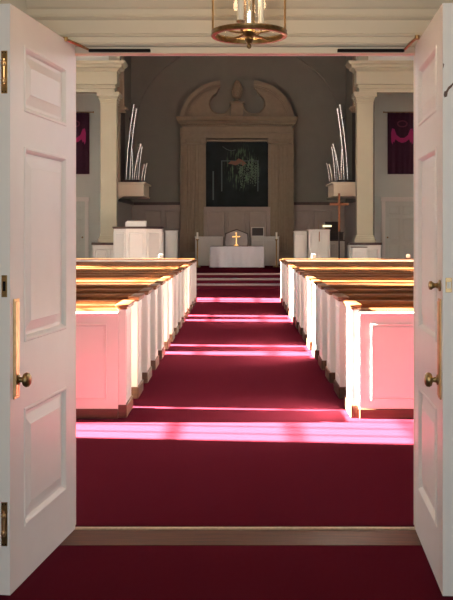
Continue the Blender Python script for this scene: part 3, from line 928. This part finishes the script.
def cabinet(name, lab, cat, x0, x1, y0, y1, z1, m, rows=1, cols=1, top=None, group=None):
    xc = (x0 + x1) / 2
    t = thing(name, lab, cat, (xc, y0, PZ), 0, group)
    h = (x1 - x0) / 2
    b = MB(); b.box(-h, h, 0, y1 - y0, .06, z1 - .03, .005); b.build('body', m, t)
    b = MB(); b.box(-h + .02, h - .02, .02, y1 - y0 - .02, 0, .07); b.build('base', m, t)
    b = MB(); b.box(-h - .015, h + .015, -.015, y1 - y0 + .01, z1 - .03, z1, .005); b.build('top', top or m, t)
    w_ = (2 * h - .04) / cols
    for c in range(cols):
        b = MB(); raised(b, -h + .02 + w_ * c + .02, -h + .02 + w_ * (c + 1) - .02, .12, z1 - .09, 0, -1, .010, .016, .02); b.build('panel', m, t)
    return t
cabinet('stair_screen', 'narrow white panel screen beside the pulpit, toward the altar', 'screen', -2.17, -1.83, 27.3, 27.75, 1.17, M['furn'])
cabinet('stair_screen', 'narrow white screen right of the altar, left of the lectern', 'screen', 1.66, 2.03, 27.3, 27.75, 1.15, M['furn'])
t = cabinet('lectern', 'wide white panelled lectern between the narrow screen and the wooden cross', 'lectern', 2.06, 2.68, 27.0, 27.6, 1.20, M['furn'], cols=2)
b = MB(); b.box(-.012, .012, -.03, -.018, .85, 1.14); b.build('ribbon', M['crosswood'], t)
t = thing('reading_lamp', 'small lit reading lamp above the white lectern', 'lamp', (2.60, 27.3, PZ + 1.20))
b = MB(); b.box(-.08, .08, -.05, .05, 0, .02, .004); b.build('base', M['oldbrass'], t)
b = MB(); b.tube([(-.22, 0, .02), (-.24, 0, .25), (-.05, 0, .09)], .006, 6); b.build('arm', M['oldbrass'], t)
em = bpy.data.materials.new('lamp_glow'); em.use_nodes = True
eb = em.node_tree.nodes['Principled BSDF']; eb.inputs['Emission Color'].default_value = (1, .95, .62, 1); eb.inputs['Emission Strength'].default_value = 1.1; eb.inputs['Base Color'].default_value = (.9, .86, .6, 1)
b = MB(); b.tube([(-.10, 0, .10), (.16, 0, .105)], .028, 8); b.build('lamp_tube', em, t)
cabinet('side_cupboard', 'white low cupboard standing behind the wooden cross pole', 'cupboard', 2.78, 3.26, 28.3, 28.8, .88, M['furn'], cols=2, top=M['rail'])
cabinet('small_cupboard', 'small white cupboard in front of the right column pedestal', 'cupboard', 3.15, 3.56, 26.7 - 1.2, 25.75, .72, M['furn'], top=M['rail'])
t = cabinet('organ_console', 'dark organ console with lit music rack behind the lectern', 'organ console', 2.70, 3.32, 29.2, 29.9, 1.13, M['dark'])
b = MB(); b.prismx([(.1, 1.13), (.2, 1.13), (.3, 1.45), (.26, 1.46)], -.24, .24); b.build('music_rack', M['dark'], t)
b = MB(); b.prismx([(.12, 1.16), (.13, 1.155), (.2, 1.28), (.19, 1.285)], -.14, .18); b.build('sheet_music', M['paper'], t)
t = thing('processional_cross', 'plain brown wooden cross on a tall dark pole beside the lectern', 'cross', (2.97, 27.15, PZ))
b = MB(); b.box(-.21, .21, -.14, .14, 0, .08, .015); b.box(-.17, .17, -.11, .11, .08, .15, .01); b.build('stand', M['dark'], t)
b = MB(); b.tube([(0, 0, .15), (0, 0, 1.2)], .022, 10); b.build('pole', M['dark'], t)
b = MB(); b.box(-.032, .032, -.022, .022, 1.14, 2.27, .005); b.box(-.28, .28, -.022, .022, 1.91, 1.985, .005); b.build('cross', M['crosswood'], t)

t = thing('communion_table', 'low communion table draped in a white cloth above the chancel steps', 'table', (-.05, 28.9, PZ))
b = MB(); b.box(-.80, .80, .04, .66, .60, .66, .01); b.build('tabletop', M['crosswood'], t)
for sx in (-1, 1):
    for yy in (.08, .58):
        b = MB(); b.box(sx * .72 - .04, sx * .72 + .04, yy, yy + .07, 0, .60); b.build('leg', M['crosswood'], t)
t = thing('altar_cloth', 'white cloth hanging straight over the communion table front', 'tablecloth', (-.05, 28.9, PZ))
b = MB()
def skirt(zz, amp):
    out = []
    N = 40
    for k in range(N): out.append((-.84 + 1.68 * k / N, 0 - amp * (.5 + .5 * math.sin(k * 1.1)), zz))
    for k in range(12): out.append((.84 + amp * (.5 + .5 * math.sin(k * 1.3)), .70 * k / 12, zz))
    for k in range(N): out.append((.84 - 1.68 * k / N, .70 + amp * (.5 + .5 * math.sin(k * 1.1)), zz))
    for k in range(12): out.append((-.84 - amp * (.5 + .5 * math.sin(k * 1.3)), .70 - .70 * k / 12, zz))
    return out
b.loft([skirt(.02, .03), skirt(.35, .015), skirt(.665, .0), skirt(.675, -.0)], cap=False)
f = b.bm.verts.ensure_lookup_table(); b.bm.faces.new(b.bm.verts[-104:])
b.build('cloth_body', M['cloth'], t, True)
b = MB(); b.box(-.842, .842, -.006, .70, .676, .684); b.build('dark_runner', M['rail'], t)
t = thing('cross_board', 'grey gabled board with a gold cross standing on the communion table', 'board', (-.06, 29.15, PZ + .684))
gab = [(-.35, 0), (.35, 0), (.35, .39), (0, .53), (-.35, .39)]
b = MB(); b.prism(gab, 0, .08); b.build('board', M['board'], t)
b = MB(); b.tube([(x, .0, z_) for x, z_ in gab], .016, 6, closed=True); b.build('edge', M['rail'], t)
t = thing('gold_cross', 'small gold cross standing before the grey gabled board', 'cross', (-.07, 29.06, PZ + .684))
b = MB(); b.box(-.075, .075, -.04, .04, 0, .035, .006); b.box(-.05, .05, -.03, .03, .035, .06, .005); b.build('foot', M['gold'], t)
b = MB(); b.box(-.020, .020, -.012, .012, .06, .40, .004); b.box(-.095, .095, -.012, .012, .275, .318, .004)
for p in ((-.095, .297), (.095, .297), (0, .405)): b.lathe([(.002, -.014), (.028, -.012), (.028, .012), (.002, .014)], (p[0], 0, p[1]), 'Y', 10)
b.build('cross', M['gold'], t)
# low cupboards left and right of the altar, framed picture on the right one
for s in (-1, 1):
    side = 'left' if s < 0 else 'right'
    xc = -.05 + s * .95
    t = cabinet('altar_cupboard', 'low white cupboard against the far wall %s of the altar board' % side, 'cupboard', xc - .46, xc + .46, 31.0, 31.5, .98, M['furn'], cols=2, top=M['furn'])
    px_ = -.05 + s * 1.27
    t = thing('candle_post', 'slim pale candle post %s of the communion table' % side, 'candle stand', (px_, 29.6, PZ), 0, 'candle posts beside the communion table')
    b = MB(); b.lathe([(.11, 0), (.11, .03), (.03, .06), (.022, .1), (.022, .85), (.05, .88), (.05, .90)], n=14); b.build('stand', M['oldbrass'], t, True)
    b = MB(); b.lathe([(.03, .90), (.03, 1.12)], n=12); b.build('candle', M['candle'], t, True)
t = thing('picture_frame', 'thin framed panel standing on the right altar cupboard', 'picture frame', (.65, 31.2, PZ + .98))
b = MB()
for (x0, x1, z0, z1) in ((-.22, .22, 0, .03), (-.22, .22, .29, .32), (-.22, -.19, 0, .32), (.19, .22, 0, .32)): b.box(x0, x1, -.015, .015, z0, z1)
b.build('frame', M['furn'], t)
b = MB(); b.box(-.19, .19, -.005, .01, .03, .29); b.build('picture', M['dark'], t)
